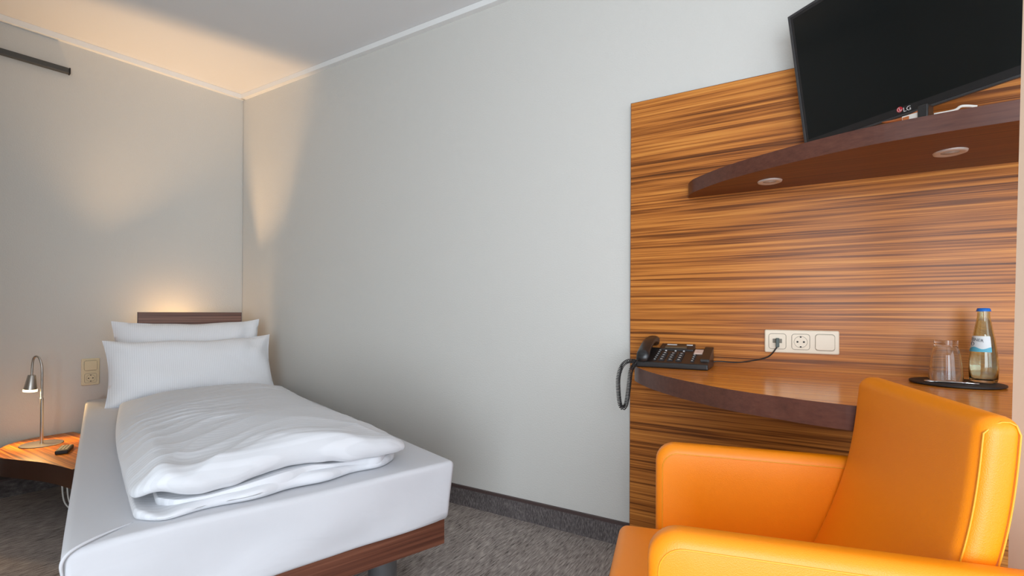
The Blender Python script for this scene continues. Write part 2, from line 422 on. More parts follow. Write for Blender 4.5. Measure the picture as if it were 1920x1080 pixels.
pc = bdir*.826+V((0, 0, .6205))
t = empty('bedside_socket', pc, math.atan2(-bdir.y, -bdir.x))
bevel(mesh('cover_frame', *flat_plate(.081, .152, .006, -.011, 0, 0, 0), M['ivory_old'], t), .004, 3)
bevel(mesh('light_switch', *flat_plate(.056, .054, .006, -.016, -.006, 0, .036), M['ivory_old'], t), .002); groove(t, 0, .036, -.0113, .057)
socket_insert(t, 0, -.036, -.0105, M['ivory_old']); groove(t, 0, -.036, -.0113, .0535)
tag(t, 'cream double wall plate with switch and socket beside the bed', 'wall socket')

# ------------------------------------------------------------------ bed
BL_, BW, PHI, GAP, BLEN = .8791, .9508, .202, .1756, 2.1864
bn = ndir*math.cos(PHI)+bdir*math.sin(PHI); bc = bdir*math.cos(PHI)-ndir*math.sin(PHI)
HL = bdir*BL_+ndir*GAP
BROT = math.atan2(-bc.y, -bc.x)
def B(u, l, z): return V((u, -l, z))
def bbox(u0, u1, l0, l1, z0, z1): return box(u0, u1, -l1, -l0, z0, z1)
ZT, ZFT, ZFB = .4855, .2903, .2062
bed = empty('bed', HL, BROT)
ws = M['bed_wood']
mesh('foot_rail', *bbox(.02, .934, BLEN-.065, BLEN-.04, ZFB, ZFT), ws, bed)
mesh('side_rail', *bbox(.02, .045, .03, BLEN-.065, ZFB, ZFT), ws, bed)
mesh('side_rail', *bbox(.909, .934, .03, BLEN-.065, ZFB, ZFT), ws, bed)
mesh('slat_base', *bbox(.045, .909, .03, BLEN-.065, ZFT-.03, ZFT-.005), mat('slat_wood', hexc(150, 120, 85), .6), bed)
mesh('head_rail', *bbox(.045, .909, .03, .055, ZFB, ZFT-.03), ws, bed)
for u, l in ((.757, 2.06), (.19, 2.06), (.757, .16), (.19, .16)):
    mesh('leg', *lathe([(.043, 0), (.045, .004), (.045, ZFT-.03)], 32, B(u, l, 0)), M['leg_metal'], bed, True, .5)
hb = mesh('headboard', *bbox(.226, .754, -.030, -.008, .21, .961), M['head_wood'], bed)
mesh('headboard_edging', *join(bbox(.223, .226, -.0302, -.0078, .21, .961), bbox(.754, .757, -.0302, -.0078, .21, .961), bbox(.223, .757, -.0302, -.0078, .961, .9635)), mat('dark_edging', hexc(70, 42, 34), .4), hb)
for u in (.3, .68): mesh('headboard_bracket', *bbox(u, u+.04, -.030, .03, .215, .26), M['leg_metal'], bed)
tag(bed, 'single bed with dark wooden frame, low headboard and round grey metal legs', 'bed')

# mattress in a fitted sheet
def sheet_f(p):
    u, l, z = p.x, -p.y, p.z
    d = V((0, 0, 0))
    fz = max(0, min(1, (ZT-z)/.2))
    e = .012*fz                                       # sides draw in below the edge
    if u > BW-.04: d.x -= e*(1 if l < BLEN-.05 else 1.3)
    if u < .04: d.x += e
    if l > BLEN-.05:                                  # foot face: soft diagonal drape
        s = u*9+z*14
        d.y += .8*e
        d.y += -.010*math.sin(s*1.3)*fz*(1-fz)*2.5 + .007*math.sin(u*13-z*24+1.)*fz*(.4+.6*abs(math.sin(u*4)))
        d.y += .004*noise.noise(V((u*7, z*16, 1)))*fz
        d.z += .004*math.sin(u*8+.6)*(fz > .9)
    if z > ZT-.03:
        d.z += .004*noise.noise(V((u*3, l*2, 5)))-.006*math.exp(-((u-.0)**2+(l-BLEN)**2)/.004)
    return p+d
mt_ = empty('mattress', HL+V((0, 0, ZFT)), BROT)
mt_.location.z = 0
MZ0 = .2915
body = mesh('fitted_sheet', *rbox(BW, BLEN, ZT-MZ0, .016, (44, 60, 10), 3, B(BW/2, BLEN/2, (ZT+MZ0)/2), sheet_f), M['sheet'], mt_, True)
# sewn corner tucks at the foot end
def tuck(u, sgn):
    pts = [B(u+sgn*.12, BLEN-.075, ZT+.001), B(u+sgn*.06, BLEN-.028, ZT+.003), B(u+sgn*.02, BLEN-.002, ZT-.004), B(u+sgn*.004, BLEN+.004, ZT-.022), B(u+sgn*.004, BLEN+.001, ZT-.05), B(u+sgn*.010, BLEN-.004, ZT-.09), B(u+sgn*.014, BLEN-.010, MZ0+.03)]
    sp = spline(pts, 6)
    rr = [.0010+.0028*math.sin(PI*min(1, i/(len(sp)-1)*1.25))**.7 if i/(len(sp)-1) < .8 else .0025 for i in range(len(sp))]
    mesh('corner_tuck', *tube(sp, rr, 8), M['sheet'], mt_, True)
tuck(0, 1)
tag(mt_, 'mattress covered by a smooth white fitted sheet on the bed', 'mattress')

# folded duvet
dv = empty('duvet', HL, BROT); dv.location.z = ZT
Z0 = 0.003
def fold_line(u):                                      # height of the crease between the layers along the foot edge
    return .030+.014*math.sin((u-.2)*5.2)+.006*math.sin(u*17)
def ridge(x): return 1-abs(math.sin(x))
def gap(u): return .022*math.exp(-((u-.172)/.038)**2)
def wr_(u, l):
    h = .010*noise.noise(V((u*4.5, l*3.2, 2)))
    wob = 1.6*noise.noise(V((u*2.2, l*1.5, 7)))+.5*noise.noise(V((u*6, l*4, 8)))
    m1 = max(0, min(1, .55+noise.noise(V((u*2.5, l*2, 9)))))
    h += .0100*(ridge(l*30+u*3+wob*2.6)**1.6)*m1
    h += .0055*(ridge(l*52-u*6+wob*3.5)**2)*max(0, noise.noise(V((u*4, l*3, 12))))*2
    du, dl = u-.06, 2.22-l
    r = math.hypot(du, dl); th = math.atan2(dl, du)
    h += .013*(ridge(th*6.5+.8*noise.noise(V((u*4, l*4, 5))))**1.8-.3)*math.exp(-((r-.26)/.20)**2)
    du = .86-u; r = math.hypot(du, dl); th = math.atan2(dl, du)
    h += .009*(ridge(th*6+1.+.8*noise.noise(V((u*5, l*4, 15))))**1.8-.3)*math.exp(-((r-.28)/.18)**2)
    return h
U0, U1, L0, L1 = .105, .835, .43, 2.135
def widths(l):
    a = (l-L0)/(L1-L0)
    left = .135-.035*math.sin(PI*a)*.6-.02*a
    right = .905-.095*a-.01*math.sin(PI*a)
    return left, right
def upper_f(p):
    s, l, z = p.x, -p.y, p.z                            # s 0..1, l 0..1 in unit space
    a = max(0, min(1, l))
    L = L0+(L1-L0)*l
    lf, rg = widths(L0+(L1-L0)*a)
    L += -.16*(1-s)*0 + .10*(s-.5)*(-(1-a)) + (.012*math.sin(s*9)+.015*noise.noise(V((s*4, 2, 2))))*a**6
    L += -.03*(1-s)*(1-a)
    L += (-.055*max(0, 1-s/.16)**2-.02*max(0, (s-.9)/.1)**2)*a**4
    u = lf+(rg-lf)*s
    edge = min(1, min(s, 1-s)/.30); lend = min(1, a/.22); fend = min(1, (1-a)/.20)
    crown = (edge*(2-edge))*(.45+.55*lend*(2-lend))*(.72+.28*fend*(2-fend))
    bot = fold_line(u)+gap(u) if a > .5 else .030
    bot = bot*max(0, min(1, (a-.3)/.6))+.004
    top = bot+.028+.066*crown
    zz = bot+(top-bot)*z
    if z > .3: zz += wr_(u, L)*(.4+.6*edge)*z
    if a > .93 and z < .8: zz += .004*noise.noise(V((u*20, 1, 3)))
    return B(u, L, zz+Z0)
def unit_slab(f, r, n):
    # unit slab with rounded rim: x,y in 0..1, z 0..1 (thickness scaled so the rim is round)
    H = r*2
    vs, fs = rbox(1, 1, H, r*.98, n, 4, (.5, -.5, H/2))
    return [tuple(f(V((v[0], v[1], v[2]/H)))) for v in vs], fs
up_part = unit_slab(upper_f, .022, (110, 190, 2))
def lower_f(p):
    s, l, z = p.x, -p.y, p.z
    a = max(0, min(1, l))
    L = .62+(2.128-.62)*l
    lf, rg = widths(L0+(L1-L0)*a)
    u = lf+.006+(rg-lf-.014)*s
    L += (.022*math.sin(s*5.0+.3)+.012*noise.noise(V((s*5, 7, 1)))+.008*math.sin(s*23))*a**8
    L += (-.035*max(0, 1-s/.10)**2-.05*max(0, (s-.86)/.14)**2)*a**4
    h = (fold_line(u)*.62+.008-gap(u)*.5)*(.35+.65*min(1, a/.4))
    zz = h*z+(.003*noise.noise(V((u*16, L*9, 2))) if z > .5 else 0)
    return B(u, L, zz+.001)
low_part = unit_slab(lower_f, .012, (70, 60, 1))
def mid_f(p):                                           # loose inner layer showing between the two
    s, l, z = p.x, -p.y, p.z
    a = max(0, min(1, l))
    lf, rg = widths(L1)
    u = lf+.05+(rg-lf-.09)*s
    L = 1.70+(2.118-1.70)*l+(.016*math.sin(s*6.2-.4)+.012*noise.noise(V((s*6, 3, 4))))*a**3-.05*(max(0, 1-s/.1)**2+max(0, (s-.9)/.1)**2)
    f0 = fold_line(u)
    return B(u, L, f0*.50-.002+(f0*.5+.006)*z+.003*noise.noise(V((u*14, L*8, 6)))*z)
mid_part = unit_slab(mid_f, .010, (60, 24, 1))
d1 = mesh('cover', *join(up_part, low_part, mid_part), M['duvet'], dv, True)
tag(dv, 'white striped duvet folded on top of the mattress', 'duvet')

# pillows
def pillow(name, label, uc, w_, h_, th, base, lean, seed, yaw=0, roll_=0):
    n, mm = 44, 26; vs, fs = [], []
    for side in (1, -1):
        for j in range(mm+1):
            for i in range(n+1):
                s = -1+2*i/n; t = -1+2*j/mm
                ex = 1-.055*(1-t*t); ez = 1-.13*(1-s*s)*(1 if t > 0 else .35)
                x = w_/2*s*ex; z = h_/2*t*ez
                k = max(0, (1-s**4))**.6*max(0, (1-t**4))**.55
                y = side*th/2*k*(1-.15*t)
                wrk = noise.noise(V((x*6+seed, z*8, side)))*.012*k + noise.noise(V((x*14, z*9+seed, side*3)))*.008*(1-k)*(abs(s) > .5)
                wrk += .012*(max(0, abs(s)-.6)/.4)*math.sin(z*30+x*18+seed)*k**.5 + .010*(1-abs(math.sin(x*9+z*13+seed+1.5*noise.noise(V((x*4, z*4, seed))))))**3*max(0, abs(s)-.25)*k**.4 + .012*max(0, 1-math.hypot(s-.85, t-.55)/.5)*math.sin(x*60-z*25)*k**.3
                y += wrk
                if t > .55: z += .012*noise.noise(V((x*5+seed, 3, 1)))
                vs.append((x, y, z+h_/2))
    off = (n+1)*(mm+1)
    for sd_ in (0, 1):
        for j in range(mm):
            for i in range(n):
                a = sd_*off+j*(n+1)+i; fs.append((a, a+1, a+n+2, a+n+1))
    loc = HL + V((-bc.x*uc+bn.x*base[0], -bc.y*uc+bn.y*base[0], base[1]))
    r = empty(name, loc, BROT+yaw)
    R = Matrix.Rotation(roll_, 4, 'Y') @ Matrix.Rotation(lean, 4, 'X')
    o = mesh('pillowcase', *xform((vs, fs), R), M['pillow'], r, True)
    bm = bmesh.new(); bm.from_mesh(o.data); bmesh.ops.remove_doubles(bm, verts=bm.verts, dist=.0004); bmesh.ops.recalc_face_normals(bm, faces=bm.faces); bm.to_mesh(o.data); bm.free(); o.data.shade_smooth()
    return r
tag(pillow('pillow', None, .475, .735, .43, .15, (.14, ZT+.008), -.12, 3.0, 0, -.01), 'white striped pillow standing against the headboard, the rear one', 'pillow', 'bed pillows')
tag(pillow('pillow', None, .475, .80, .36, .17, (.36, ZT-.003), -.33, 11.0, .03, -.015), 'white striped pillow leaning in front, next to the duvet', 'pillow', 'bed pillows')

# warm lamp hidden behind the headboard
hp = HL - bc*.44
t = empty('headboard_lamp', (hp.x, hp.y, .82), BROT)
mesh('lamp_baffle_trough', *join(box(-.13, .13, .032, .118, -.012, 0), box(-.13, .13, .076, .079, 0, .136)), M['rail'], t)  # unseen; upright plate added to keep the spot's light off the wall
mesh('lamp_tube', *tube([(-.09, .1, .04), (.09, .1, .04)], .010, 12), M['tube_glow'], t, True)
mesh('spot_bulb', *lathe([(.0001, .03), (.010, .028), (.012, .02), (.012, 0)], 16, (0, .058, 0), False), M['tube_glow'], t, True)
ul = bpy.data.lights.new('headboard_lamp_light', 'SPOT'); ul.energy = 150; ul.color = (1, .62, .30); ul.spot_size = 1.5; ul.spot_blend = 1; ul.shadow_soft_size = .007
ulo = bpy.data.objects.new('headboard_lamp_light', ul); COL.objects.link(ulo); ulo.location = hp - bn*.058 + V((0, 0, .866)); ulo.rotation_euler = (PI, 0, 0)
tag(t, 'warm uplight hidden behind the bed headboard', 'lamp')

# ------------------------------------------------------------------ bedside table
NZ = .29
def bnp(b, n): p = bdir*b+ndir*n; return (p.x, p.y)
bed_edge = lambda l: (HL + bn*l)
e0, e1 = bed_edge(.03), bed_edge(.70)
e0 = e0+bc*-.018; e1 = e1+bc*-.018
ol = [bnp(1.050-.0, .865), bnp(1.087, .714), bnp(1.124, .607), bnp(1.179, .49), bnp(1.222, .385), bnp(1.228, .28), bnp(1.205, .185), bnp(1.155, .09), bnp(1.088, .032), bnp(.98, .012), bnp(.90, .012)]
sp = [(p.x, p.y) for p in spline([(x, y) for x, y in ol], 6)]
ns_out = sp+[(e0.x, e0.y), (e1.x, e1.y)]
nb = bnp(1.0, .3)
bst = board('bedside_table', ns_out, .205, NZ, (nb[0], nb[1], .205), M['night_wood'], M['under'], mat('dark_front', hexc(62, 32, 18), .4),
      'low kidney-shaped zebrawood bedside table fixed to the bed frame', 'bedside table')

sb_ = [bnp(.90, .015), bnp(1.45, .015), bnp(1.45, .03), bnp(.90, .03)]
mesh('shade_board', *prism([(x-nb[0], y-nb[1]) for x, y in sb_], -.105, 0), mat('under_table_shade', hexc(40, 26, 20), .5), bst)  # dark board added to stand for the shade under the table

# reading lamp
lp = on_plane(78, 833, (0, 0, 1), NZ)
t = empty('reading_lamp', (lp.x, lp.y, NZ))
mesh('base', *lathe([(.0001, 0), (.083, 0), (.085, .002), (.083, .0045), (.012, .006), (.0001, .006)], 48, (0, 0, 0), False), M['steel'], t, True, .5)
mesh('pole', *lathe([(.0085, .005), (.0085, .010), (.0068, .010), (.0068, .235), (.005, .237)], 20), M['steel'], t, True, .5)
sdir = V((-.86, -.51, 0))
hd = V(sdir)*.05
gn = [V((0, 0, .23)), V((0, 0, .30)), V((0, 0, .37)), sdir*.003+V((0, 0, .405)), sdir*.014+V((0, 0, .437)), sdir*.030+V((0, 0, .447)), sdir*.044+V((0, 0, .434)), sdir*.050+V((0, 0, .40)), sdir*.052+V((0, 0, .345))]
mesh('gooseneck', *tube(spline(gn, 8), .0048, 10), M['steel'], t, True)
hm = Matrix.Translation(sdir*.052+V((0, 0, .352))) @ Matrix.Rotation(.10, 4, V((sdir.y, -sdir.x, 0)))
sh = mesh('shade', *xform(lathe([(.0001, 0), (.014, 0), (.0155, -.002), (.0265, -.072), (.0255, -.072), (.014, -.004)], 32, (0, 0, 0), False), hm), M['steel'], t, True, .5)
mesh('glass_rim', *xform(lathe([(.0255, -.070), (.0275, -.074), (.0275, -.084), (.0001, -.086)], 32, (0, 0, 0), False), hm), M['bulb'], sh, True)
tag(t, 'brushed steel gooseneck reading lamp lit on the bedside table', 'lamp')
pl = bpy.data.lights.new('reading_lamp_light', 'SPOT'); pl.energy = 32; pl.color = (1, .62, .24); pl.spot_size = 2.3; pl.spot_blend = .5; pl.shadow_soft_size = .024
plo = bpy.data.objects.new('reading_lamp_light', pl); COL.objects.link(plo); plo.location = V((lp.x, lp.y, NZ)) + hm @ V((0, 0, -.092)); plo.rotation_euler = (ndir*.85-V((0, 0, 1))).to_track_quat('-Z', 'Y').to_euler()

# remote
rp = on_plane(121, 846, (0, 0, 1), NZ)
t = empty('remote_control', (rp.x, rp.y, NZ), math.atan2(ndir.y, ndir.x)-.35)
bevel(mesh('body', *box(-.06, .06, -.024, .024, 0, .018), M['black_matte'], t), .004)
ks = []
for i in range(4):
    for k in range(3): ks.append(box(-.048+i*.024, -.034+i*.024, -.018+k*.013, -.009+k*.013, .018, .0195))
tag(mesh('key_block', *join(*ks), mat('grey_keys', hexc(190, 184, 160), .5), t), kind='stuff')
tag(t, 'small black remote control with pale keys on the bedside table', 'remote')

# white cable under the bedside table
c0 = bdir*1.02+ndir*.50
cb = spline([c0+V((0, 0, .205)), c0+V((.005, -.005, .14)), c0+V((.03, 0, .05)), c0+V((.08, .04, .006)), c0+V((.16, .11, .006)), c0+V((.25, .2, .006))], 8)
o = mesh('lamp_cable', *join(tube([p-c0 for p in cb], .0035, 8), tube([p-c0+V((.022, .012, 0)) for p in cb], .0035, 8)), M['cable_white'], None, True)
o.location = c0
tag(o, 'white cable hanging below the bedside table to the floor', 'cable')

# ------------------------------------------------------------------ television
TVP = V((3.416, -.093, 1.521)); TYAW, TT = -.659, .193
tu = V((math.cos(TYAW), math.sin(TYAW), 0)); tn0 = V((math.sin(TYAW), -math.cos(TYAW), 0))
tup = V((0, 0, 1))*math.cos(TT)+tn0*math.sin(TT); tn = tu.cross(tup)
if tn.dot(tn0) < 0: tn = -tn
t = empty('television', TVP)
TM = Matrix((tu, tup, tn)).transposed().to_4x4()           # local: x right, y up, z out of the screen
def tvm(name, part, mt, parent=t, smooth=False): return mesh(name, *xform(part, TM), mt, parent, smooth)
TW, TH_ = .73, .43
bevel(tvm('rear_shell', join(box(.004, TW-.004, .004, TH_-.004, -.02, -.006), box(.13, TW-.13, .05, .33, -.045, -.02)), M['black']), .004)
bevel(tvm('bezel_edge', join(box(0, .008, 0, TH_, -.012, .003), box(TW-.008, TW, 0, TH_, -.012, .003), box(.008, TW-.008, TH_-.008, TH_, -.012, .003), box(.008, TW-.008, 0, .006, -.012, .003)), M['bezel_edge']), .0012)
tvm('bezel', join(box(.008, .016, .006, TH_-.008, -.006, .0012), box(TW-.016, TW-.008, .006, TH_-.008, -.006, .0012), box(.016, TW-.016, TH_-.016, TH_-.008, -.006, .0012), box(.016, TW-.016, .006, .026, -.006, .0012)), M['bezel'])
scr = tvm('screen', box(.016, TW-.016, .026, TH_-.016, -.005, .0), M['screen'])
def tvpix(x, y):
    p = on_plane(x, y, tn, TVP.dot(tn))-TVP; return p.dot(tu), p.dot(tup)
lx, ly = tvpix(1687.5, 205.5); tx, ty = tvpix(1694, 207)
tvm('logo_disc', lathe([(.0001, .0018), (.0075, .0018), (.0075, .0010)], 28, (lx, ly, 0), False), M['red'])
tvm('logo_mark', join(box(lx-.0005, lx+.0008, ly-.0028, ly+.0034, .0019, .0022), box(lx-.0005, lx+.0028, ly-.0030, ly-.0018, .0019, .0022),
    tube([(lx+.0055*math.cos(a), ly+.0055*math.sin(a), .002) for a in [PI/2+i*PI*1.5/20 for i in range(21)]], .0005, 5)), M['print_white'])
def text_mesh(name, body, size, mt, M4, parent):
    cu = bpy.data.curves.new(name, 'FONT'); cu.body = body; cu.size = size; cu.extrude = .0002; cu.align_x = 'LEFT'
    ob = bpy.data.objects.new(name, cu); COL.objects.link(ob)
    dg = bpy.context.evaluated_depsgraph_get(); me = bpy.data.meshes.new_from_object(ob.evaluated_get(dg))
    bpy.data.objects.remove(ob); me.materials.clear(); me.materials.append(mt); me.transform(M4)
    o = bpy.data.objects.new(name, me); COL.objects.link(o); o.parent = parent; return o
text_mesh('logo_lettering', 'LG', .0165, M['print_white'], TM @ Matrix.Translation((tx, ty-.0045, .002)), t)
ax_, ay_ = tvpix(1692, 219)
ln_pts = [(ax_-.05+i*.1/16, .002-.009*math.sin(PI*i/16), .004) for i in range(17)]
tvm('sensor_lens_glint', tube(ln_pts, [.0012+.004*math.sin(PI*i/16) for i in range(17)], 8), M['amber'], t, True)  # amber colour paints the orange glint on the bottom trim
tc = TVP+tu*TW*.5+tup*.2-tn*.045
wp = V((tc.x+.03, PF, tc.z+.02))
arm = [tc-TVP, (tc+V((.16, .22, .01)))-TVP, wp-TVP]
tvm_arm = mesh('mount_arm', *join(tube([arm[0], arm[1]], .014, 10), tube([arm[1], arm[2]], .014, 10), box(wp.x-TVP.x-.06, wp.x-TVP.x+.06, wp.y-TVP.y-.012, wp.y-TVP.y, wp.z-TVP.z-.1, wp.z-TVP.z+.1)), M['black_matte'], t)
tag(t, 'flat black television tilted down on a wall mount above the shelf', 'television')

# cable and plug lying on the shelf below the television
sp = [on_plane(x, y, (0, 0, 1), SZ1+.003) for x, y in ((1752, 213.5), (1790, 206), (1805, 202.5), (1833, 198.5))]
sp = [V((p.x, p.y+.006, SZ1+.0035+ (.006 if i == 2 else 0))) for i, p in enumerate(sp)]
o = mesh('shelf_cable', *tube([p-sp[0] for p in spline(sp, 8)], .0034, 8), M['cable_white'], None, True); o.location = sp[0]
tag(o, 'white cable lying along the front of the wall shelf', 'cable')
pp = on_plane(1741, 215, (0, 0, 1), SZ1)
t2 = empty('power_adapter', (pp.x, pp.y+.035, SZ1), -.5)
bevel(mesh('adapter_body', *box(-.011, .011, -.018, .018, 0, .034), M['black'], t2), .003)
mesh('adapter_plug', *join(box(-.045, -.011, -.012, .012, 0, .020)), M['cable_white'], t2)
mesh('adapter_label', *box(-.044, -.030, -.0125, -.012, .003, .017), M['amber'], t2)
tag(t2, 'small black and white power adapter on the shelf under the television', 'adapter')

# ------------------------------------------------------------------ telephone
tp = empty('telephone', (2.872, -.213, DZ), .03)
PW, PD = .258, .185
def wedge(x0, x1, y0, y1, h0, h1, z0=0):
    return [(x0, y0, z0), (x1, y0, z0), (x1, y1, z0), (x0, y1, z0), (x0, y0, h0), (x1, y0, h0), (x1, y1, h1), (x0, y1, h1)], [(0, 3, 2, 1), (4, 5, 6, 7), (0, 1, 5, 4), (1, 2, 6, 5), (2, 3, 7, 6), (3, 0, 4, 7)]
H0, H1 = .020, .072
bevel(mesh('housing', *wedge(0, PW, 0, PD*.86, H0, H0+(H1-H0)*.86), M['black'], tp), .005, 3)
bevel(mesh('display_housing', *wedge(.065, .19, PD*.70, PD, .062, .080, .01), M['black'], tp), .003)
sl_ = (H1-H0)/PD
def ph(x, y, dz=0): return V((x, y, H0+sl_*y+dz))
def pad(x0, x1, y0, y1, dz0, dz1):
    q = [ph(x, y, d) for d in (dz0, dz1) for x, y in ((x0, y0), (x1, y0), (x1, y1), (x0, y1))]
    return [tuple(v) for v in q], [(0, 3, 2, 1), (4, 5, 6, 7), (0, 1, 5, 4), (1, 2, 6, 5), (2, 3, 7, 6), (3, 0, 4, 7)]
mesh('display', *pad(.085, .165, .138, .160, .004, .0095), M['lcd'], tp)
mesh('brand_print', *pad(.088, .124, .168, .1715, .007, .0092), M['print_white'], tp); mesh('model_print', *pad(.160, .182, .168, .1715, .007, .0092), M['print_white'], tp)
mesh('name_strip', *pad(.196, .226, .100, .140, 0, .003), M['paper'], tp)
bevel(mesh('side_rest', *pad(.228, PW, .03, .158, -.004, .008), M['black'], tp), .002)
kk, kp = [], []
for gx in (.085, .115, .145):
    for r in range(4):
        y = .022+r*.021
        kk.append(pad(gx, gx+.020, y, y+.013, 0, .004)); kp.append(pad(gx+.006, gx+.014, y+.004, y+.0075, .004, .0044))
for gx in (.066, .196):
    for r in range(4 if gx > .1 else 6):
        y = .022+r*.019
        kk.append(pad(gx, gx+.012, y, y+.009, 0, .003)); kp.append(pad(gx+.0025, gx+.0085, y+.002, y+.0055, .003, .0034))
for gx in (.09, .125, .155): kp.append(pad(gx, gx+.006, .118, .122, .001, .0035))
tag(mesh('keypad', *join(*kk), M['black_matte'], tp), kind='stuff')
tag(mesh('key_print', *join(*kp), M['print_white'], tp), kind='stuff')
# handset
hs = []
HN = 30
vs, fs = [], []
for i in range(HN+1):
    q = i/HN
    y = .000+q*.190
    zc = H0+sl_*y+.022+.016*math.sin(PI*q)
    wd = .021+.004*(abs(2*q-1))**3; ht = .013+.009*max(0, abs(2*q-1)-.45)/.55
    if q < .06 or q > .94:
        k = math.sqrt(max(.05, 1-((.06-min(q, 1-q))/.06)**2)); wd *= .55+.45*k; ht *= .55+.45*k
    if abs(2*q-1) > .45: zc -= .008*((abs(2*q-1)-.45)/.55)
    for k in range(16):
        a = 2*PI*k/16; c, s_ = math.cos(a), math.sin(a)
        vs.append((.032+wd*math.copysign(abs(c)**.75, c), y, zc+ht*math.copysign(abs(s_)**.75, s_)))
for i in range(HN):
    for k in range(16): fs.append((i*16+k, i*16+(k+1) % 16, (i+1)*16+(k+1) % 16, (i+1)*16+k))
fs.append(tuple(range(16))); fs.append(tuple(HN*16+k for k in range(16)))
mesh('handset', vs, fs, M['black'], tp, True)
# coiled cord hanging off the desk end
wpt = lambda x, y, z: tp.matrix_basis.inverted() @ V((x, y, z))
cp = [(x+.034*(1 if x < 2.85 else 0), y, z) for x, y, z in [(2.893, -.222, .80), (2.872, -.232, .793), (2.848, -.226, .786), (2.832, -.222, .76), (2.826, -.222, .72), (2.820, -.222, .67), (2.813, -.222, .632), (2.802, -.222, .617), (2.790, -.222, .632), (2.784, -.222, .68), (2.784, -.222, .73), (2.795, -.218, .770), (2.812, -.205, .789), (2.832, -.19, .790), (2.86, -.175, .784)]]
cs = spline([V(p) for p in cp], 60)
# arc-length resample
acc = [0]
for a, b in zip(cs, cs[1:]): acc.append(acc[-1]+(b-a).length)
NT = 1500; res = []; j = 0
for i in range(NT):
    s_ = acc[-1]*i/(NT-1)
    while j < len(acc)-2 and acc[j+1] < s_: j += 1
    f_ = (s_-acc[j])/max(1e-9, acc[j+1]-acc[j]); res.append(cs[j].lerp(cs[j+1], f_))
hel = []; upv = V((0, 1, 0))
for i, p in enumerate(res):
    tg = (res[min(i+1, NT-1)]-res[max(i-1, 0)]).normalized(); upv = (upv-tg*upv.dot(tg)).normalized(); sdv = tg.cross(upv)
    s_ = acc[-1]*i/(NT-1); rr = .0072 if .035 < s_ < acc[-1]-.01 else .001
    a = s_/.0058*2*PI
    hel.append(p+upv*(rr*math.cos(a))+sdv*(rr*math.sin(a)))
tpi = Matrix.Translation(tp.location) @ Matrix.Rotation(.03, 4, 'Z'); tpi = tpi.inverted()
mesh('coiled_cord', *tube([tpi @ p for p in hel], .0018, 5), M['black'], tp, True)
# line cord to the wall jack
jx = 3.4034-.071
lc = [V((3.10, -.055, DZ+.012)), V((3.14, -.045, DZ+.020)), V((3.20, -.04, DZ+.019)), V((3.26, -.04, DZ+.030)), V((3.305, -.043, DZ+.046)), V((jx-.004, -.046, DZ+.075)), V((jx+.002, -.042, .862)), V((jx+.002, -.036, .872))]
mesh('line_cord', *tube([tpi @ p for p in spline(lc, 8)], .0024, 8), M['black'], tp, True)
bevel(mesh('line_plug', *xform(box(jx-.0045, jx+.0065, -.052, -.0335, .852, .884), tpi), mat('plug_grey', hexc(70, 82, 76), .4), tp), .002)
tag(tp, 'black corded desk telephone with coiled handset cord', 'telephone')

# ------------------------------------------------------------------ tray, glass, bottle, opener
tr = V((3.782, -.165, DZ))
o = mesh('tray', *lathe([(.0001, 0), (.098, 0), (.104, .003), (.104, .007), (.100, .008), (.0001, .008)], 56, (0, 0, 0), False), M['slate'], None, True, .6); o.location = tr
tag(o, 'round black slate tray on the desk beneath the bottle', 'tray')
TZ = DZ+.008
gp = on_plane(1788, 713, (0, 0, 1), TZ); gp = V((3.762, -.155, TZ))
gl = mesh('drinking_glass', *lathe([(.0372, 0), (.0385, .001), (.0368, .03), (.033, .072), (.0285, .094), (.0262, .098), (.0268, .112), (.0262, .116), (.0001, .116),
      (.0001, .1005), (.022, .1), (.0262, .093), (.031, .071), (.0348, .03), (.0365, .001), (.0372, 0)], 48, (0, 0, 0), False), M['glass'], None, True, .7)
gl.location = gp
tag(gl, 'clear drinking glass turned upside down on the tray', 'glass')
bp = V((3.846, -.138, TZ))
bt = empty('water_bottle', bp)
prof = [(.0001, .003), (.024, .0), (.0285, .003), (.0305, .012), (.0312, .045), (.0308, .062), (.0285, .085), (.0245, .118), (.0205, .142), (.0165, .166), (.0138, .182), (.0132, .200), (.0135, .203)]
ins = [(.0118, .203), (.0115, .182), (.0142, .166), (.0182, .142), (.0222, .118), (.0262, .085), (.0286, .062), (.029, .045), (.0283, .014), (.024, .008), (.0001, .009)]
mesh('bottle_body', *lathe(prof+ins, 48, (0, 0, 0), False), M['bottle_glass'], bt, True, 1.2)
mesh('water', *lathe([(.0001, .0095), (.0235, .0095), (.0278, .015), (.0287, .045), (.0283, .062), (.0259, .085), (.0219, .118), (.0179, .142), (.0139, .166), (.0125, .174), (.0001, .174)], 40, (0, 0, 0), False), glass('still_water', (.98, 1, .99, 1)), bt, True, .8)
crown = []
for r, z in ((.0001, .2085), (.0125, .208), (.0142, .2055), (.0152, .199)): crown.append((r, z))
cv, cf = lathe(crown, 42, (0, 0, 0), False)
cv = [(x*(1+.05*(i % 2)) if z < .2 else x, y*(1+.05*(i % 2)) if z < .2 else y, z) for i, (x, y, z) in enumerate(cv)]
mesh('crown_cap', cv, cf, M['cap'], bt, True)
def lab_r(z):
    pts = [(z_, r) for r, z_ in prof[2:]]
    for (za, ra), (zb, rb) in zip(pts, pts[1:]):
        if za <= z <= zb: return ra+(rb-ra)*(z-za)/(zb-za)
    return .03
view = math.atan2(CAM.y-bp.y, CAM.x-bp.x)
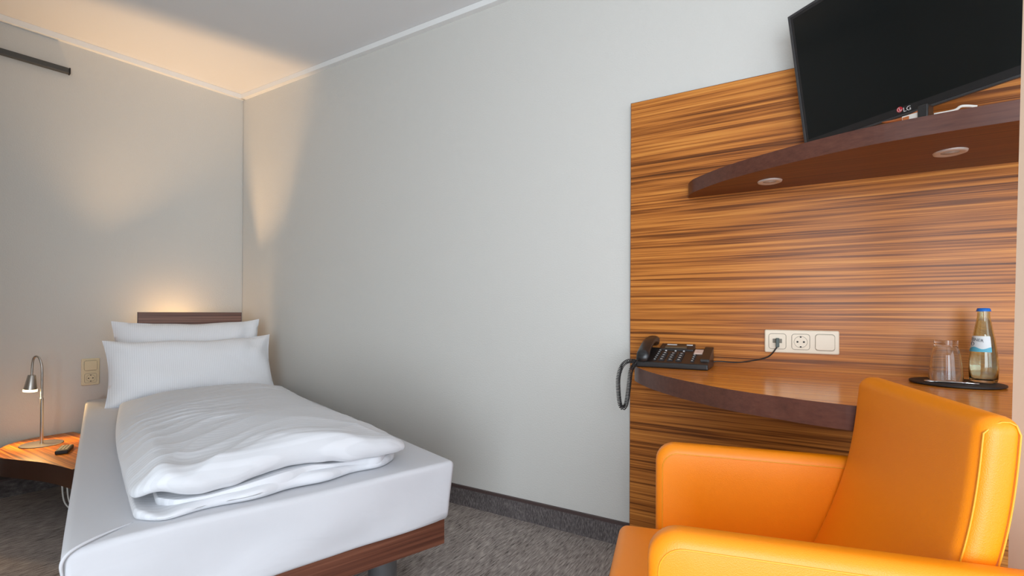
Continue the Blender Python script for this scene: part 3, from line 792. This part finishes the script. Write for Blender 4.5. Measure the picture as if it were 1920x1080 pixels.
def lab(a0, a1, z0, z1, dr, nz=6, zf=None):
    vs, fs = [], []; na = 26
    for j in range(nz+1):
        for i in range(na+1):
            a = a0+(a1-a0)*i/na; zt = z1 if zf is None else zf(i/na)
            z = z0+(zt-z0)*j/nz; r = lab_r(z)+dr; vs.append((r*math.cos(a), r*math.sin(a), z))
    for j in range(nz):
        for i in range(na): fs.append((j*(na+1)+i, j*(na+1)+i+1, (j+1)*(na+1)+i+1, (j+1)*(na+1)+i))
    return vs, fs
A0, A1 = view-2.6, view+.62
lbm = mesh('label', *lab(A0, A1, .086, .130, .0004), M['label_white'], bt, True)
mesh('label_wave', *lab(A0, A1, .0862, .097, .0007, 4, lambda q: .097+.003*math.sin(q*14)), M['label_blue'], lbm, True)
def wrap(o, a_start, z_base, dr, slant):
    for v in o.data.vertices:
        x, y = v.co.x, v.co.y; z = z_base+y+slant*x*x; r = lab_r(z)+dr; a = a_start+x/.026
        v.co = (r*math.cos(a), r*math.sin(a), z)
tx_ = text_mesh('label_lettering', 'STEINER', .0115, M['label_navy'], Matrix.Identity(4), lbm)
wrap(tx_, view-1.62, .1170, .0008, -2.2)
em = mesh('label_emblem', *tube([((lab_r(.108)+.0008)*math.cos(view-1.0+.0052*math.cos(k)/.026), (lab_r(.108)+.0008)*math.sin(view-1.0+.0052*math.cos(k)/.026), .108+.0052*math.sin(k)) for k in [i*2*PI/20 for i in range(20)]], .0006, 5, True), M['label_navy'], lbm)
tag(bt, 'small glass water bottle with blue cap and white and blue label', 'bottle')
op = V((3.772, -.222, TZ))
t = empty('bottle_opener', op, -.15)
mesh('handle', *tube([(-.045, 0, .003), (.02, 0, .004), (.045, .002, .003)], [.0035, .0028, .0022], 8), M['chrome'], t, True)
mesh('ring', *tube([(-.056+.011*math.cos(a*PI/12), .009*math.sin(a*PI/12), .003) for a in range(24)], .0022, 6, True), M['chrome'], t, True)
tag(t, 'chrome bottle opener lying on the tray before the glass', 'bottle opener')

# ------------------------------------------------------------------ armchair
ch = empty('armchair', (3.5436, -.9351, 0), PI+.2261)
WI, TA, XF, XS, XB, ZA, ZS, ZTOP, TK, REC = .2203, .052, .398, .482, .0745, .653, .464, .8387, .050, .2369
LE = M['leather']
def rim(pts, r=.0013): return tube(pts, r, 6, True)
def side_outline(cx, cz, w_, h_, r): return [(cx+a, cz+b) for a, b in rrect(w_, h_, r, 8)]
XREAR = -.16
for sgn in (1, -1):
    yc = sgn*(WI+TA/2); w_ = XF-XREAR; z0 = .10; h_ = ZA-z0; R0 = .045
    r = .018
    def arm_part():
        out = side_outline((XF+XREAR)/2, z0+h_/2, w_, h_, R0); n = len(out)
        vs, fs = [], []; rings = []
        cx, cz = (XF+XREAR)/2, z0+h_/2
        prof_ = [(-TA/2, -r)]+[(-TA/2+r-r*math.cos(a), -r+r*math.sin(a)) for a in [PI/2*i/5 for i in range(1, 6)]]
        prof_ += [(TA/2-r+r*math.sin(a), -r+r*math.cos(a)) for a in [PI/2*i/5 for i in range(0, 6)]]
        for y, ins in prof_:
            sx = (w_+2*ins)/w_; sz = (h_+2*ins)/h_
            bulge = .004*math.sin(PI*(y+TA/2)/TA)
            rings.append([len(vs)+i for i in range(n)])
            for x, z in out: vs.append((cx+(x-cx)*sx, yc+y, cz+(z-cz)*sz+(bulge if z > cz else 0)))
        for a, b in zip(rings, rings[1:]):
            for i in range(n): fs.append((a[i], a[(i+1) % n], b[(i+1) % n], b[i]))
        # gently padded side faces
        for ring, sg in ((rings[0], -1), (rings[-1], 1)):
            prev = ring
            for k in range(1, 6):
                q = 1-k/6; cur = []
                for i in ring:
                    x, y, z = vs[i]; cur.append(len(vs)); vs.append((cx+(x-cx)*q, y+sg*.006*(1-q*q), cz+(z-cz)*q))
                for i in range(n): fs.append((prev[i], prev[(i+1) % n], cur[(i+1) % n], cur[i]))
                prev = cur
            fs.append(tuple(prev))
        return vs, fs
    arm = mesh('armrest', *arm_part(), LE, ch, True)
    for fy in (-1, 1):
        o2 = side_outline((XF+XREAR)/2, z0+h_/2, w_-2*r+.004, h_-2*r+.004, R0-r*.5)
        mesh('piping', *rim([(a, yc+fy*(TA/2-.0002), b) for a, b in o2]), M['seam'], arm, True)
# seat
def seat_f(p):
    q = V(p); cx = (XS-.06)/2
    if q.z > ZS-.05: q.z += .012*(1-((q.x-.2)/.3)**2)*(1-(q.y/WI)**2)-.004
    return q
mesh('seat', *rbox(XS+.06, 2*WI-.004, .20, .022, (14, 14, 4), 4, ((XS-.06)/2, 0, ZS-.10), seat_f), LE, ch, True)
mesh('seat_base', *rbox(XS+.10, 2*WI-.006, .15, .015, (2, 2, 2), 2, ((XS-.12)/2, 0, .175)), LE, ch, True)
# backrest
def back_x(z): 
    q = (z-ZS)/(ZTOP-ZS); return XB-REC*(z-ZS)-.020*math.sin(PI*max(-.1, min(1, q)))
BH = ZTOP-.30
def back_f(p):
    q = V(p); xx = q.x
    if xx > 0: xx += .006*(1-(q.y/WI)**2)*(1 if q.z < ZTOP-.03 else .3)
    grow = 1+.25*max(0, (ZTOP-q.z)/BH)
    return V((back_x(q.z)-TK/2+xx*(grow if xx < 0 else 1), q.y, q.z))
back = mesh('backrest', *rbox(TK, 2*WI-.004, BH, .022, (2, 16, 18), 4, (0, 0, ZTOP-BH/2), back_f), LE, ch, True)
for sy in (-1, 1):
    zs_ = [.36+i*(ZTOP-.022-.36)/30 for i in range(31)]
    yy = sy*(WI-.002-.004)
    pth = [back_f(V((TK/2-.006, yy, z))) for z in zs_]
    pth += [back_f(V((TK/2-.010-.03*i/4, yy-sy*.002, ZTOP-.016+.010*math.sin(PI*i/5)))) for i in range(1, 5)]
    pth += [back_f(V((-TK/2+.006, yy, z))) for z in reversed(zs_)]
    mesh('piping', *tube(pth, .0013, 6), M['seam'], back, True)
for x in (XF-.05, XREAR+.05):
    for y in (-WI+.0, WI-.0):
        mesh('leg', *rbox(.04, .04, .115, .004, (1, 1, 1), 1, (x, y, .0575)), M['black_matte'], ch)
tag(ch, 'orange leather armchair with stitched piping pulled up to the desk', 'armchair')
